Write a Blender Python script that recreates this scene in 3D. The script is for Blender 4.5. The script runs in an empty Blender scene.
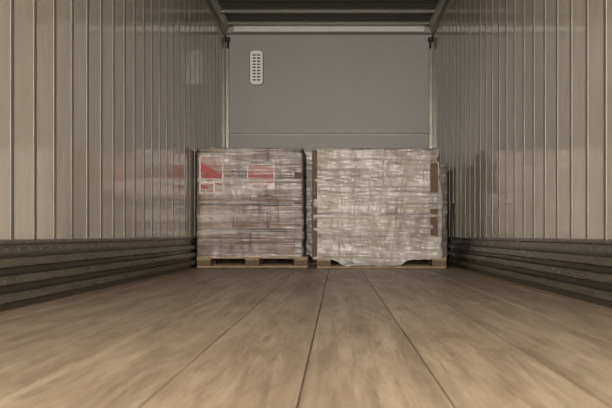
import bpy, bmesh, math, random
from mathutils import Vector, noise, Matrix
random.seed(7)
S=bpy.context.scene
C=S.collection
try:
    S.view_settings.view_transform='Standard'
except Exception: pass

XL,XR=-1.362,1.168
YF,YB=-1.6,10.4
ZC=2.88

# ---------- helpers ----------
def lin(r,g,b):
    f=lambda c:(c/255/12.92) if c/255<=0.04045 else ((c/255+0.055)/1.055)**2.4
    return (f(r),f(g),f(b),1)

class NT:
    def __init__(s,name):
        s.m=bpy.data.materials.new(name); s.m.use_nodes=True
        s.t=s.m.node_tree; s.n=s.t.nodes; s.b=s.n['Principled BSDF']; s.out=s.n['Material Output']
    def node(s,ty,**kw):
        x=s.n.new(ty)
        for k,v in kw.items(): setattr(x,k,v)
        return x
    def link(s,a,b): s.t.links.new(a,b)
    def coord(s,scale=(1,1,1),rot=(0,0,0),kind='Object',loc=(0,0,0)):
        tc=s.node('ShaderNodeTexCoord'); mp=s.node('ShaderNodeMapping')
        mp.inputs['Scale'].default_value=scale; mp.inputs['Rotation'].default_value=rot; mp.inputs['Location'].default_value=loc
        s.link(tc.outputs[kind],mp.inputs['Vector']); return mp.outputs['Vector']
    def noise(s,vec,scale=5,detail=4,rough=.5,dist=0):
        x=s.node('ShaderNodeTexNoise'); x.inputs['Scale'].default_value=scale
        x.inputs['Detail'].default_value=detail; x.inputs['Roughness'].default_value=rough
        x.inputs['Distortion'].default_value=dist
        s.link(vec,x.inputs['Vector']); return x.outputs['Fac']
    def ramp(s,fac,stops):
        r=s.node('ShaderNodeValToRGB'); e=r.color_ramp.elements
        while len(e)<len(stops): e.new(0.5)
        for i,(p,c) in enumerate(stops):
            e[i].position=p; e[i].color=c if len(c)==4 else (*c,1)
        s.link(fac,r.inputs['Fac']); return r.outputs['Color']
    def mix(s,fac,a,b,mode='MIX'):
        x=s.node('ShaderNodeMix',data_type='RGBA',blend_type=mode)
        if isinstance(fac,(int,float)): x.inputs[0].default_value=fac
        else: s.link(fac,x.inputs[0])
        for v,i in ((a,6),(b,7)):
            if isinstance(v,tuple): x.inputs[i].default_value=v
            else: s.link(v,x.inputs[i])
        return x.outputs[2]
    def bump(s,h,strength=.3,dist=.01,nrm=None):
        x=s.node('ShaderNodeBump'); x.inputs['Strength'].default_value=strength; x.inputs['Distance'].default_value=dist
        s.link(h,x.inputs['Height'])
        if nrm is not None: s.link(nrm,x.inputs['Normal'])
        return x.outputs['Normal']
g=lambda v:(v,v,v,1)

def simple(name,col,rough=.5,metal=0,var=.12,scale=8,bumps=.1):
    m=NT(name); v=m.coord()
    n=m.noise(v,scale,5,.6)
    a=tuple(c*(1-var) for c in col[:3])+(1,); b=tuple(min(1,c*(1+var)) for c in col[:3])+(1,)
    m.link(m.ramp(n,[(.3,a),(.7,b)]),m.b.inputs['Base Color'])
    m.b.inputs['Roughness'].default_value=rough; m.b.inputs['Metallic'].default_value=metal
    if bumps: m.link(m.bump(m.noise(v,scale*6,3),bumps,.004),m.b.inputs['Normal'])
    return m.m

def mat_wall():
    m=NT('wall_panel_glossy'); v=m.coord((1,1,.35))
    n=m.noise(v,1.6,5,.6); st=m.noise(m.coord((1,6,.5)),5,4,.6)
    c=m.ramp(n,[(.3,lin(188,181,165)),(.7,lin(206,199,183))])
    c2=m.mix(m.ramp(st,[(.5,g(0)),(.85,g(.35))]),c,lin(160,151,133))
    m.link(c2,m.b.inputs['Base Color'])
    r=m.ramp(m.noise(m.coord(),2.5,5,.7),[(.35,g(.04)),(.65,g(.13))]); m.link(r,m.b.inputs['Roughness'])
    m.b.inputs['IOR'].default_value=2.6
    w=m.noise(m.coord((1,1.5,.8)),2.4,2,.5)
    w2=m.noise(m.coord((1,3,2)),4,3,.5)
    m.link(m.bump(w2,.25,.0035,m.bump(w,.3,.013)),m.b.inputs['Normal'])
    return m.m
def mat_scuff(name,a,b,rough=.3):
    m=NT(name); v=m.coord((1,.6,6))
    n=m.noise(v,6,6,.65)
    m.link(m.ramp(n,[(.3,a),(.7,b)]),m.b.inputs['Base Color'])
    m.b.inputs['Metallic'].default_value=.35
    m.link(m.ramp(n,[(.3,g(rough-.08)),(.7,g(rough+.08))]),m.b.inputs['Roughness'])
    m.link(m.bump(m.noise(m.coord((1,3,10)),9,4),.15,.004),m.b.inputs['Normal'])
    return m.m
def mat_floor():
    m=NT('floor_hardwood')
    at=m.node('ShaderNodeAttribute',attribute_name='rnd')
    v=m.coord((1,1,1)); tc=m.node('ShaderNodeVectorMath',operation='ADD')
    m.link(v,tc.inputs[0]); sc=m.node('ShaderNodeVectorMath',operation='SCALE'); m.link(at.outputs['Color'],sc.inputs[0]); sc.inputs['Scale'].default_value=17
    m.link(sc.outputs[0],tc.inputs[1]); vv=tc.outputs[0]
    def mp(s):
        q=m.node('ShaderNodeMapping'); q.inputs['Scale'].default_value=s; m.link(vv,q.inputs['Vector']); return q.outputs[0]
    gr=m.noise(mp((1,.05,1)),40,7,.7,.4)
    bl=m.noise(mp((1,.14,1)),6.0,9,.74,.9)
    c=m.ramp(gr,[(.3,lin(140,119,98)),(.5,lin(174,152,128)),(.7,lin(196,175,150))])
    c=m.mix(m.ramp(bl,[(.42,g(.0)),(.64,g(.65))]),c,lin(128,106,86))
    wr=m.noise(mp((1,.12,1)),8,9,.76,.5)
    c=m.mix(m.ramp(wr,[(.53,g(0)),(.66,g(.45))]),c,lin(202,186,164))
    sp=m.node('ShaderNodeSeparateColor'); m.link(at.outputs['Color'],sp.inputs[0])
    c=m.mix(1.0,c,m.ramp(sp.outputs[0],[(0,g(.80)),(1,g(1.0))]),'MULTIPLY')
    sx=m.node('ShaderNodeSeparateXYZ'); m.link(v,sx.inputs[0])
    dv=m.node('ShaderNodeMath',operation='DIVIDE'); m.link(sx.outputs[0],dv.inputs[0]); dv.inputs[1].default_value=.0407
    fl=m.node('ShaderNodeMath',operation='FLOOR'); m.link(dv.outputs[0],fl.inputs[0])
    wn=m.node('ShaderNodeTexWhiteNoise',noise_dimensions='1D'); m.link(fl.outputs[0],wn.inputs['W'])
    c=m.mix(1.0,c,m.ramp(wn.outputs['Value'],[(0,g(.85)),(1,g(1.0))]),'MULTIPLY')
    scn=m.noise(m.coord((1,.05,1),(0,0,.12)),50,3,.6,.2)
    c=m.mix(m.ramp(scn,[(.63,g(0)),(.70,g(.5))]),c,lin(98,79,62))
    stn=m.noise(m.coord((1,.4,1)),3.2,10,.8,1.4)
    c=m.mix(m.ramp(stn,[(.56,g(0)),(.66,g(.5))]),c,lin(106,87,70))
    m.link(c,m.b.inputs['Base Color'])
    m.link(m.ramp(bl,[(.3,g(.32)),(.7,g(.50))]),m.b.inputs['Roughness'])
    m.link(m.bump(gr,.2,.002),m.b.inputs['Normal'])
    return m.m
M_wall=mat_wall(); M_scuff=mat_scuff('scuff_steel',lin(84,80,73),lin(118,113,103)); M_scuffd=mat_scuff('scuff_steel_recess_shade',lin(60,57,51),lin(84,80,72),.36); M_floor=mat_floor()  # M_scuffd: shade of the scuff recesses painted in as a darker steel colour
M_post=simple('post_galvanised',lin(136,130,118),.35,.3,.1,6)
M_postdark=simple('post_groove_dark',lin(80,75,67),.5,.2)
M_rivet=simple('rivet_steel',lin(155,150,139),.35,.5)
M_back=simple('bulkhead_grey',lin(154,149,144),.45,0,.05,1.2,.03)
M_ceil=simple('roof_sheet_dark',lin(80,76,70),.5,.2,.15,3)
M_header=simple('header_light',lin(205,202,193),.4,.1,.06,4)
M_black=simple('black_rubber',lin(40,38,36),.6)
M_white=simple('vent_plastic_white',lin(240,238,232),.4,0,.03)
M_slot=simple('vent_slot_dark',lin(84,82,80),.6)

def newobj(name,bm,mats,parent=None,smooth=False):
    me=bpy.data.meshes.new(name); bm.to_mesh(me); bm.free()
    for m in mats: me.materials.append(m)
    if smooth:
        for p in me.polygons: p.use_smooth=True
    o=bpy.data.objects.new(name,me); C.objects.link(o)
    if parent: o.parent=parent
    return o
def box(bm,x0,x1,y0,y1,z0,z1,mi=0,bev=0):
    fs=[]
    if not bev:
        v=[bm.verts.new((x,y,z)) for x in (x0,x1) for y in (y0,y1) for z in (z0,z1)]
        for q in ((0,1,3,2),(4,6,7,5),(0,4,5,1),(2,3,7,6),(0,2,6,4),(1,5,7,3)):
            fs.append(bm.faces.new([v[i] for i in q]))
    else:
        b=min(bev,(x1-x0)*.45,(y1-y0)*.45,(z1-z0)*.45)
        V={}
        for i,(X,sx) in enumerate(((x0,1),(x1,-1))):
            for j,(Y,sy) in enumerate(((y0,1),(y1,-1))):
                for k,(Z,sz) in enumerate(((z0,1),(z1,-1))):
                    V[i,j,k,0]=bm.verts.new((X,Y+sy*b,Z+sz*b))
                    V[i,j,k,1]=bm.verts.new((X+sx*b,Y,Z+sz*b))
                    V[i,j,k,2]=bm.verts.new((X+sx*b,Y+sy*b,Z))
        cyc=((0,0),(1,0),(1,1),(0,1))
        cen=Vector(((x0+x1)/2,(y0+y1)/2,(z0+z1)/2))
        def add(vs):
            n=(vs[1].co-vs[0].co).cross(vs[2].co-vs[0].co); m=sum((q.co for q in vs),Vector())/len(vs)
            if n.dot(m-cen)<0: vs=vs[::-1]
            fs.append(bm.faces.new(vs))
        for i in (0,1):
            add([V[i,a,c,0] for a,c in cyc]); add([V[a,i,c,1] for a,c in cyc]); add([V[a,c,i,2] for a,c in cyc])
        for a in (0,1):
            for c in (0,1):
                add([V[0,a,c,1],V[1,a,c,1],V[1,a,c,2],V[0,a,c,2]])
                add([V[a,0,c,0],V[a,1,c,0],V[a,1,c,2],V[a,0,c,2]])
                add([V[a,c,0,0],V[a,c,1,0],V[a,c,1,1],V[a,c,0,1]])
        for k in range(8):
            i,j,l=k>>2,(k>>1)&1,k&1
            add([V[i,j,l,0],V[i,j,l,1],V[i,j,l,2]])
    for f in fs: f.material_index=mi
    return fs
def rivet(bm,p,axis,r=.009,mi=0):
    q=Vector((0,0,1)).rotation_difference(Vector(axis)); P=Vector(p)
    rings=[]
    for rr,h in ((r,0),(r*.75,r*.3)):
        rings.append([bm.verts.new(P+q@Vector((rr*math.cos(a*math.pi/4),rr*math.sin(a*math.pi/4),h))) for a in range(8)])
    for i in range(8):
        f=bm.faces.new([rings[0][i],rings[0][(i+1)%8],rings[1][(i+1)%8],rings[1][i]]); f.material_index=mi
    f=bm.faces.new(rings[1]); f.material_index=mi

# ---------- shell ----------
bm=bmesh.new(); lay=bm.loops.layers.color.new('rnd')
W=.285; x=-.072-W*5
while x<XR+.02:
    a=max(x,XL-.02); b=min(x+W,XR+.02)
    if b-a>.02:
        col=(random.random(),random.random(),random.random(),1)
        for f in box(bm,a+.0016,b-.0016,YF,YB+.04,-.03,0,0,.002):
            for l in f.loops: l[lay]=col
    x+=W
box(bm,XL-.06,XR+.06,YF,YB+.06,-.07,-.031,1)
newobj('floor',bm,[M_floor,M_black])

def wall(name,xw,s):
    bm=bmesh.new()
    xo=xw-s*.05
    box(bm,min(xw,xo),max(xw,xo),YF,YB+.05,-.03,ZC,0)
    y=3.56-.27*18 if s>0 else 3.70-.27*19
    while y<YB-.05:
        x2=xw+s*.002
        box(bm,min(xw-s*.002,x2),max(xw-s*.002,x2),y-.016,y+.016,.27,2.74,1,.001)
        x3=xw+s*.003
        box(bm,min(x2-s*.002,x3),max(x2-s*.002,x3),y-.003,y+.003,.27,2.74,2)
        x4=xw+s*.0015
        box(bm,min(xw-s*.001,x4),max(xw-s*.001,x4),y+.016,y+.022,.27,2.74,2)
        z=.36
        while z<2.7:
            rivet(bm,(x2,y+.010,z),(s,0,0),.0035,3); z+=.12
        y+=.27
    return newobj(name,bm,[M_wall,M_post,M_postdark,M_rivet])
wall('wall_left',XL,1); wall('wall_right',XR,-1)

def scuff(name,xw,s):
    lo,hi=.004,.028
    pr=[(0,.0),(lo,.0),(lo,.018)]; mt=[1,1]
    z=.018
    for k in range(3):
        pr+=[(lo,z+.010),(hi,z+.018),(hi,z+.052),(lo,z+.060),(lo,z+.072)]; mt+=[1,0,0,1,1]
        z+=.072
    pr+=[(lo,.268),(.016,.274),(.016,.286),(.0,.292)]; mt+=[0,0,0,0]
    bm=bmesh.new()
    ya,yb=YF,YB
    A=[bm.verts.new((xw+s*(p+.001),ya,q)) for p,q in pr]; B=[bm.verts.new((xw+s*(p+.001),yb,q)) for p,q in pr]
    for i in range(len(pr)-1):
        vs=[A[i],A[i+1],B[i+1],B[i]]
        if s>0: vs.reverse()
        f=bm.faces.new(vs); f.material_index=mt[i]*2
    y=2.0
    while y<YB-.1:
        rivet(bm,(xw+s*.0055,y,.250),(s,0,0),.006,1)
        rivet(bm,(xw+s*.0295,y+.06,.125),(s,0,0),.005,1)
        y+=.135
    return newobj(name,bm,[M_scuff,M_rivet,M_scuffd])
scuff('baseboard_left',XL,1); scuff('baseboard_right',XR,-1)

bm=bmesh.new()
box(bm,XL-.05,XR+.05,YB,YB+.05,-.03,1.548,0)
box(bm,XL-.05,XR+.05,YB,YB+.05,1.556,ZC,0)
box(bm,XL-.05,XR+.05,YB+.006,YB+.05,1.54,1.56,1)
box(bm,XL+.03,XR-.03,YB-.006,YB+.01,1.538,1.549,2,.002)
box(bm,XL,XR,YB-.02,YB+.01,0,.3,2)
for i in range(22):
    rivet(bm,(XL+.08+i*.111,YB-.001,1.585),(0,-1,0),.006,3)
    rivet(bm,(XL+.08+i*.111,YB-.001,2.74),(0,-1,0),.006,3)
newobj('wall_back',bm,[M_back,M_black,M_post,M_rivet])

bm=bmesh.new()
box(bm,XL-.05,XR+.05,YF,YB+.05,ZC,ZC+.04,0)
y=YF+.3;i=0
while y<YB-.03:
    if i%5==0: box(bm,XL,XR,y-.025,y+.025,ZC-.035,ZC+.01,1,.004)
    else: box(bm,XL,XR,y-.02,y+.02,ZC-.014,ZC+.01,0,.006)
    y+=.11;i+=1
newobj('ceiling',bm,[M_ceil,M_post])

def prism(bm,pts,ya,yb,mi=0):
    A=[bm.verts.new((p[0],ya,p[1])) for p in pts]; B=[bm.verts.new((p[0],yb,p[1])) for p in pts]
    n=len(pts)
    area=sum(pts[i][0]*pts[(i+1)%n][1]-pts[(i+1)%n][0]*pts[i][1] for i in range(n))
    for i in range(n):
        vs=[A[i],A[(i+1)%n],B[(i+1)%n],B[i]]
        if area<0: vs.reverse()
        f=bm.faces.new(vs); f.material_index=mi
    for vs in ((A,B[::-1]) if area>0 else (A[::-1],B)):
        f=bm.faces.new(vs); f.material_index=mi
for nm,xw,s in (('trim_1',XL,1),('trim_2',XR,-1)):
    bm=bmesh.new()
    prism(bm,[(xw,2.72),(xw+s*.012,2.72),(xw+s*.016,2.80),(xw+s*.055,2.865),(xw+s*.06,ZC),(xw,ZC)],YF,YB)
    y=2.
    while y<YB-.05:
        rivet(bm,(xw+s*.015,y,2.75),(s,0,0),.007,1); y+=.12
    newobj(nm,bm,[M_post,M_rivet])
bm=bmesh.new()
box(bm,XL+.1,XR-.1,YB-.05,YB,2.785,2.865,0,.006)
box(bm,XL+.02,XR-.02,YB-.012,YB,2.76,2.785,1)
newobj('trim_3',bm,[M_header,M_postdark])
for nm,xw,s in (('trim_4',XL,1),('trim_5',XR,-1)):
    bm=bmesh.new()
    a,b=sorted((xw,xw+s*.045)); box(bm,a,b,YB-.03,YB,.0,2.72,0,.004)
    a,b=sorted((xw+s*.002,xw+s*.06)); box(bm,a,b,YB-.07,YB-.031,2.66,2.72,1,.012)
    a,b=sorted((xw+s*.02,xw+s*.045)); box(bm,a,b,YB-.08,YB-.04,2.58,2.665,1,.008)
    newobj(nm,bm,[M_post,M_black])

def rrect(cx,cz,w,h,r,n=6):
    out=[]
    for (ccx,ccz,a0) in ((1,1,0),(-1,1,90),(-1,-1,180),(1,-1,270)):
        for k in range(n+1):
            a=math.radians(a0+90*k/n)
            out.append((cx+ccx*(w/2-r)+r*math.cos(a)*1,cz+ccz*(h/2-r)+r*math.sin(a)))
    return out
bm=bmesh.new()
cx,cz=-.985,2.357
prism(bm,rrect(cx,cz,.175,.435,.05),YB-.008,YB-.0005,1)
prism(bm,rrect(cx,cz,.155,.415,.042),YB-.018,YB-.007,0)
for r in range(9):
    for c in (-1,1):
        xx=cx+c*.027; zz=cz-.152+r*.038
        prism(bm,rrect(xx,zz,.040,.019,.008,3),YB-.0205,YB-.017,1)
newobj('wall_vent',bm,[M_white,M_slot])

# ---------- wrapped pallet loads ----------
def mat_film(name,c1,c2,lo,hi,seed,zs=9,rough=.24,gl=.035,bs=1.0,vert=.5,spread=.08):
    m=NT(name)
    P=m.b; P.inputs['Roughness'].default_value=.6; P.inputs['Specular IOR Level'].default_value=.15
    s1=m.noise(m.coord((.3,.3,zs),(0,.03,0),loc=(seed,0,0)),2.4,5,.62,.3)
    s2=m.noise(m.coord((.45,.45,5),(0,-.10,0),loc=(0,seed,0)),3.0,5,.66,.6)
    s3=m.noise(m.coord((1,1,.8),loc=(0,0,seed)),2.2,4,.6,.8)
    wr=m.noise(m.coord((2.6,2.6,.6),(0,.25,0),loc=(seed,seed,0)),3.2,5,.65,.9)
    a=m.mix(.5,s1,s2); b=m.mix(.3,a,s3); b=m.mix(.5*vert,b,wr)
    fac=m.ramp(b,[(.5-spread,g(lo)),(.5,g((lo+hi)/2.1)),(.5+spread,g(hi))])
    m.link(m.ramp(b,[(.42,c1),(.58,c2)]),P.inputs['Base Color'])
    h1=m.noise(m.coord((.28,.28,zs),(0,.035,0),loc=(seed+3,0,0)),2.6,2,.5,.4)
    h2=m.noise(m.coord((2.0,2.0,.6),(0,.3,0),loc=(0,seed,seed)),3.6,2,.5,1.0)
    h3=m.noise(m.coord((.4,.4,16),(0,-.05,0),loc=(seed,0,1)),3,1.5,.5,.3)
    n1=m.bump(h1,1,.016*bs); n2=m.bump(h2,1,.016*vert*2*bs,n1); n3=m.bump(h3,1,.006*bs,n2)
    m.link(n3,P.inputs['Normal'])
    tr=m.node('ShaderNodeBsdfTransparent'); tr.inputs[0].default_value=(.97,.96,.94,1)
    mx=m.node('ShaderNodeMixShader'); m.link(fac,mx.inputs[0]); m.link(tr.outputs[0],mx.inputs[1]); m.link(P.outputs[0],mx.inputs[2])
    gs=m.node('ShaderNodeBsdfGlossy'); gs.inputs['Roughness'].default_value=rough; m.link(n3,gs.inputs['Normal'])
    m2=m.node('ShaderNodeMixShader'); m2.inputs[0].default_value=gl
    m.link(mx.outputs[0],m2.inputs[1]); m.link(gs.outputs[0],m2.inputs[2])
    m.link(m2.outputs[0],m.out.inputs['Surface'])
    return m.m
def mat_card(name,col,dark):
    m=NT(name)
    at=m.node('ShaderNodeAttribute',attribute_name='rnd'); sp=m.node('ShaderNodeSeparateColor'); m.link(at.outputs['Color'],sp.inputs[0])
    base=m.ramp(sp.outputs[0],[(0,dark),(1,col)])
    n=m.noise(m.coord((1,1,3)),5,5,.6)
    c=m.mix(m.ramp(n,[(.4,g(0)),(.75,g(.4))]),base,dark)
    m.link(c,m.b.inputs['Base Color']); m.b.inputs['Roughness'].default_value=.75
    return m.m
M_wood=simple('pallet_wood',lin(156,132,98),.75,0,.25,9,.3)
M_wooddark=simple('pallet_wood_weathered',lin(104,84,62),.75,0,.25,9,.3)
M_cornerboard=simple('corner_board_brown',lin(94,73,60),.7,0,.2,6)
M_gap=simple('carton_gap',lin(40,31,26),.8)
M_labelW=simple('label_white',lin(222,206,195),.55,0,.06)
M_labelR=simple('label_red',lin(158,58,48),.5,0,.3,14)

def wood_pallet(parent,w,d,cx,y0):
    bm=bmesh.new()
    z=0.001
    for i in range(3):
        yy=y0+.005+i*(d-.1)/2
        box(bm,cx-w/2,cx+w/2,yy,yy+.09,z,z+.018,0,.002)
    for i in range(3):
        for j in range(3):
            xx=cx-w/2+ (w-.13)*j/2; yy=y0+.005+i*(d-.1)/2
            box(bm,xx,xx+.13,yy,yy+.09,z+.0185,z+.0685,1,.002)
    for j in range(3):
        xx=cx-w/2+(w-.13)*j/2
        box(bm,xx,xx+.13,y0,y0+d,z+.069,z+.085,0,.002)
    n=7
    for i in range(n):
        bw=.1; yy=y0+(d-bw)*i/(n-1)
        box(bm,cx-w/2-.003,cx+w/2+.003,yy,yy+bw,z+.0855,z+.104,0,.002)
    return newobj('pallet_base',bm,[M_wood,M_wooddark],parent)

def cartons(parent,cx,y0,w,d,z0,rows,nx,ny,mat,gap=.005,rg=.008):
    bm=bmesh.new(); lay=bm.loops.layers.color.new('rnd')
    z=z0
    for ri,h in enumerate(rows):
        k=nx[ri%len(nx)]
        for i in range(k):
            for j in range(ny):
                ww=w/k; dd=d/ny; dy=random.uniform(0,.012)
                c=(random.random(),random.random(),random.random(),1)
                for f in box(bm,cx-w/2+i*ww+gap*.6,cx-w/2+(i+1)*ww-gap*.6,y0+j*dd+.002+dy,y0+(j+1)*dd-.003,z+.001,z+h-rg,0,.010):
                    for l in f.loops: l[lay]=c
        z+=h
    box(bm,cx-w/2+.04,cx+w/2-.04,y0+.04,y0+d-.04,z0,z-.03,1)
    return newobj('cartons',bm,[mat,M_gap],parent)

def film(parent,cx,y0,w,d,z0,z1,mat,amp,seed,skirtf=None,pinches=(),topdrop=.0,rag=.01,bulge=None,name='stretch_wrap'):
    bm=bmesh.new()
    off=.012; r=.03
    hw,hd=w/2+off,d/2+off; cy=y0+d/2
    P=[]
    def seg(a,b,n):
        for k in range(n): P.append((Vector(a).lerp(Vector(b),k/n)))
    def arc(px,py,a0):
        for k in range(6):
            a=math.radians(a0+90*k/6); P.append(Vector((px+r*math.cos(a),py+r*math.sin(a))))
    seg((-hw+r,-hd),(hw-r,-hd),90); arc(hw-r,-hd+r,-90)
    seg((hw,-hd+r),(hw,hd-r),40); arc(hw-r,hd-r,0)
    seg((hw-r,hd),(-hw+r,hd),30); arc(-hw+r,hd-r,90)
    seg((-hw,hd-r),(-hw,-hd+r),40); arc(-hw+r,-hd+r,180)
    nz=90; rings=[]
    n=len(P)
    for iz in range(nz+1):
        t=iz/nz; ring=[]
        for i,p in enumerate(P):
            q=Vector((p.x*4+seed,p.y*4,0))
            zb=z0+rag*noise.noise(q*3)
            if skirtf and p.y<-hd+.02: zb=skirtf(cx+p.x,zb)
            zt=z1+rag*1.2*noise.noise(q*1.5+Vector((0,0,5)))-topdrop*max(0,noise.noise(q*.6+Vector((0,0,9))))
            z=zb+(zt-zb)*t
            v=noise.noise(Vector((p.x*1.2+seed,p.y*1.2,z*14+p.x*.8)))*.8
            v+=noise.noise(Vector((p.x*6+seed,p.y*6,z*7)))*.5
            v+=noise.noise(Vector((p.x*2,p.y*2+seed,z*3)))*.6
            v+=.5*noise.noise(Vector((p.x*2.5,seed,z*20+p.x*6)))
            dd=amp*v
            for (pz,pa,pw) in pinches: dd-=pa*math.exp(-((z-pz)/pw)**2)
            dir=Vector((1 if p.x>hw-r else (-1 if p.x<-hw+r else 0),1 if p.y>hd-r else (-1 if p.y<-hd+r else 0)))
            dir=dir.normalized() if dir.length else Vector((0,-1))
            dd=min(max(dd,-off+.003),.02 if not (p.x<-hw+r) else .005)
            if bulge and p.x>hw-r: dd+=bulge*(math.sin(max(0,min(1,(1.0-z)/.9))*math.pi*.9)+.3*noise.noise(Vector((0,p.y*3,z*9))))
            pp=p+dir*dd
            ring.append(bm.verts.new((cx+pp.x,cy+pp.y,z)))
        rings.append(ring)
    for k,ins in enumerate((.012,.05,.10)):
        ring=[]
        for i,p in enumerate(P):
            b=rings[nz][i].co
            f=ins/max(hw,hd)
            ring.append(bm.verts.new((b.x+(cx-b.x)*f,b.y+(cy-b.y)*f,b.z+(.006 if k<2 else .004)+.005*noise.noise(Vector((i*.3,k,seed))))))
        rings.append(ring)
    for a,b in zip(rings[:-1],rings[1:]):
        for i in range(n):
            bm.faces.new([a[i],a[(i+1)%n],b[(i+1)%n],b[i]])
    return newobj(name,bm,[mat],parent,True)

def corners(parent,cx,y0,w,d,z0,z1,mat,t=.006,leg=.05,legr=None):
    bm=bmesh.new()
    for sx in (-1,1):
        lg=legr if (legr and sx>0) else leg
        for sy in (-1,1):
            x=cx+sx*(w/2+t/2); y=y0+d/2+sy*(d/2+t/2)
            a,b=sorted((x,x-sx*lg)); box(bm,a,b,y-t/2,y+t/2,z0,z1,0,.001)
            a,b=sorted((y,y-sy*lg)); box(bm,x-t/2,x+t/2,a,b,z0,z1,0,.001)
    return newobj('corner_boards',bm,[mat],parent)

def empty(name):
    e=bpy.data.objects.new(name,None); C.objects.link(e); e.empty_display_size=.2
    return e

card1=mat_card('carton_brown',lin(168,140,115),lin(104,80,63))
card2=mat_card('carton_pale',lin(196,172,146),lin(142,118,97))
film1=mat_film('stretch_film_clear',lin(190,178,166),lin(240,232,222),.02,.48,3.1,10,vert=.3,gl=.032,bs=1.15)
film2=mat_film('stretch_film_cloudy',lin(202,190,179),lin(236,228,219),.26,.68,8.7,6,bs=1.1,vert=.6,spread=.1,gl=.03)
film3=mat_film('stretch_film_white',lin(220,216,208),lin(246,242,236),.7,1.0,5.2,6,gl=.05)

# -- left load
L=empty('wrapped_pallet_load')
w=.991; cx=-.8205; y0=8.03; d=.76
wood_pallet(L,1.045,d+.02,-.800,y0-.01)
rows=[.25,.255,.255,.25]
cartons(L,cx,y0+.004,w-.006,d-.02,.106,rows,(2,3),2,card1,.010,.022)
ztop=.106+sum(rows)
bm=bmesh.new(); box(bm,cx-w/2-.004,cx+w/2+.004,y0-.004,y0+d+.004,ztop+.001,ztop+.016,0,.003)
box(bm,cx-w/2-.006,cx+w/2+.006,y0-.008,y0-.004,ztop-.035,ztop+.014,0,.001)
newobj('top_sheet',bm,[M_cornerboard],L)
corners(L,cx,y0-.002,w,d,.11,ztop,M_cornerboard,leg=.03,legr=.08)
bm=bmesh.new()
yl=y0-.0095
def lab(x0,x1,z0,z1,mi,dy=0): box(bm,x0,x1,yl-dy,yl+.002-dy,z0,z1,mi)
lab(-1.30,-1.07,.70,1.06,0)
lab(-1.285,-1.085,.82,1.045,1,.0015); lab(-1.285,-1.17,.715,.79,1,.0015); lab(-1.15,-1.085,.72,.80,1,.0015)
lab(-.85,-.59,.74,.98,0)
lab(-.84,-.60,.80,.97,1,.0015); lab(-.80,-.66,.75,.785,1,.0015)
newobj('printed_labels',bm,[M_labelW,M_labelR],L)
film(L,cx,y0-.002,w,d,.10,ztop+.012,film1,.008,2.3,None,((.106+.25,.008,.014),(.361+.25,.008,.014),(.616+.25,.008,.014)))

# -- right load (cloudy film)
R=empty('wrapped_pallet_load')
w=1.17; cx=.36; y0=7.86; d=.80
wood_pallet(R,1.20,d-.01,.412,y0+.01)
rows=[.20,.205,.205,.20,.18]
cartons(R,cx,y0+.006,w-.02,d-.03,.106,rows,(3,),2,card2,.010,.014)
ztop=.106+sum(rows)
bm=bmesh.new(); box(bm,cx-w/2,cx+w/2,y0,y0+d,ztop+.001,ztop+.014,0,.003)
newobj('top_sheet',bm,[M_cornerboard],R)
corners(R,cx,y0-.004,w,d,.11,ztop,M_cornerboard,leg=.045,legr=.085)
def sk(x,zb):
    e=.5*(math.tanh((x-.02)/.03)-math.tanh((x-.62)/.035))
    return zb*(1-e)+e*(.012+.012*(1+noise.noise(Vector((x*14,3,0)))))
film(R,cx,y0,w,d,.085,ztop+.012,film2,.020,11.3,sk,((.53,.012,.02),(.73,.010,.018),(.33,.010,.02)),.03,.022,.035)

# -- rear loads
B=empty('wrapped_pallet_load')
w=1.12; cx=-.68; y0=8.86; d=1.0
wood_pallet(B,1.12,d,cx,y0)
cartons(B,cx,y0+.01,w-.03,d-.02,.106,[.265]*4,(3,),3,card2)
film(B,cx,y0,w,d,.09,.106+1.06+.012,film3,.012,21.3)
K=empty('wrapped_pallet_load')
w=.96; cx=.645; y0=8.73; d=1.0
wood_pallet(K,.96,d,cx,y0-.01)
cartons(K,cx,y0+.01,w-.03,d-.02,.106,[.24,.23,.23,.22],(4,),3,card1)
corners(K,cx,y0,w-.01,d,.11,1.02,M_cornerboard)
film(K,cx,y0,w,d,.09,.106+.92+.012,film1,.006,31.3)

# load strap hanging by the right wall, pooling on floor
cu=bpy.data.curves.new('load_strap','CURVE'); cu.dimensions='3D'
cu.bevel_depth=.008; cu.bevel_resolution=2
sp=cu.splines.new('NURBS')
pts=[(1.135,8.30,.62),(1.132,8.3,.58),(1.128,8.30,.45),(1.11,8.28,.30),(1.118,8.30,.15),(1.10,8.25,.05),(1.06,8.15,.012),(1.10,8.02,.010),(1.12,8.10,.012),(1.10,8.22,.012),(1.04,8.18,.012)]
sp.points.add(len(pts)-1)
for p,c in zip(sp.points,pts): p.co=(*c,1)
sp.use_endpoint_u=True; sp.order_u=4
cu.materials.append(M_black)
o=bpy.data.objects.new('load_strap',cu); C.objects.link(o)

# ---------- light ----------
wd=bpy.data.worlds.new('daylight'); S.world=wd; wd.use_nodes=True
wd.node_tree.nodes['Background'].inputs[0].default_value=(1,.97,.92,1)
wd.node_tree.nodes['Background'].inputs[1].default_value=1.0
la=bpy.data.lights.new('doorway_daylight','AREA'); la.shape='RECTANGLE'; la.size=2.3; la.size_y=2.6; la.energy=445; la.color=(1,.955,.885)
lo=bpy.data.objects.new('doorway_daylight',la); C.objects.link(lo); lo.location=(-.086,YF-.1,1.5); lo.rotation_euler=(math.radians(90),0,0)

# ---------- camera ----------
cam=bpy.data.cameras.new('camera'); co=bpy.data.objects.new('camera',cam); C.objects.link(co)
cam.sensor_width=36; cam.lens=850/612*36
co.location=(0,0,.31); co.rotation_euler=(math.radians(90),0,0)
cam.shift_x=-31/612; cam.shift_y=31/612
cam.dof.use_dof=True; cam.dof.focus_distance=8.3; cam.dof.aperture_fstop=8
cam.clip_start=.05
S.camera=co
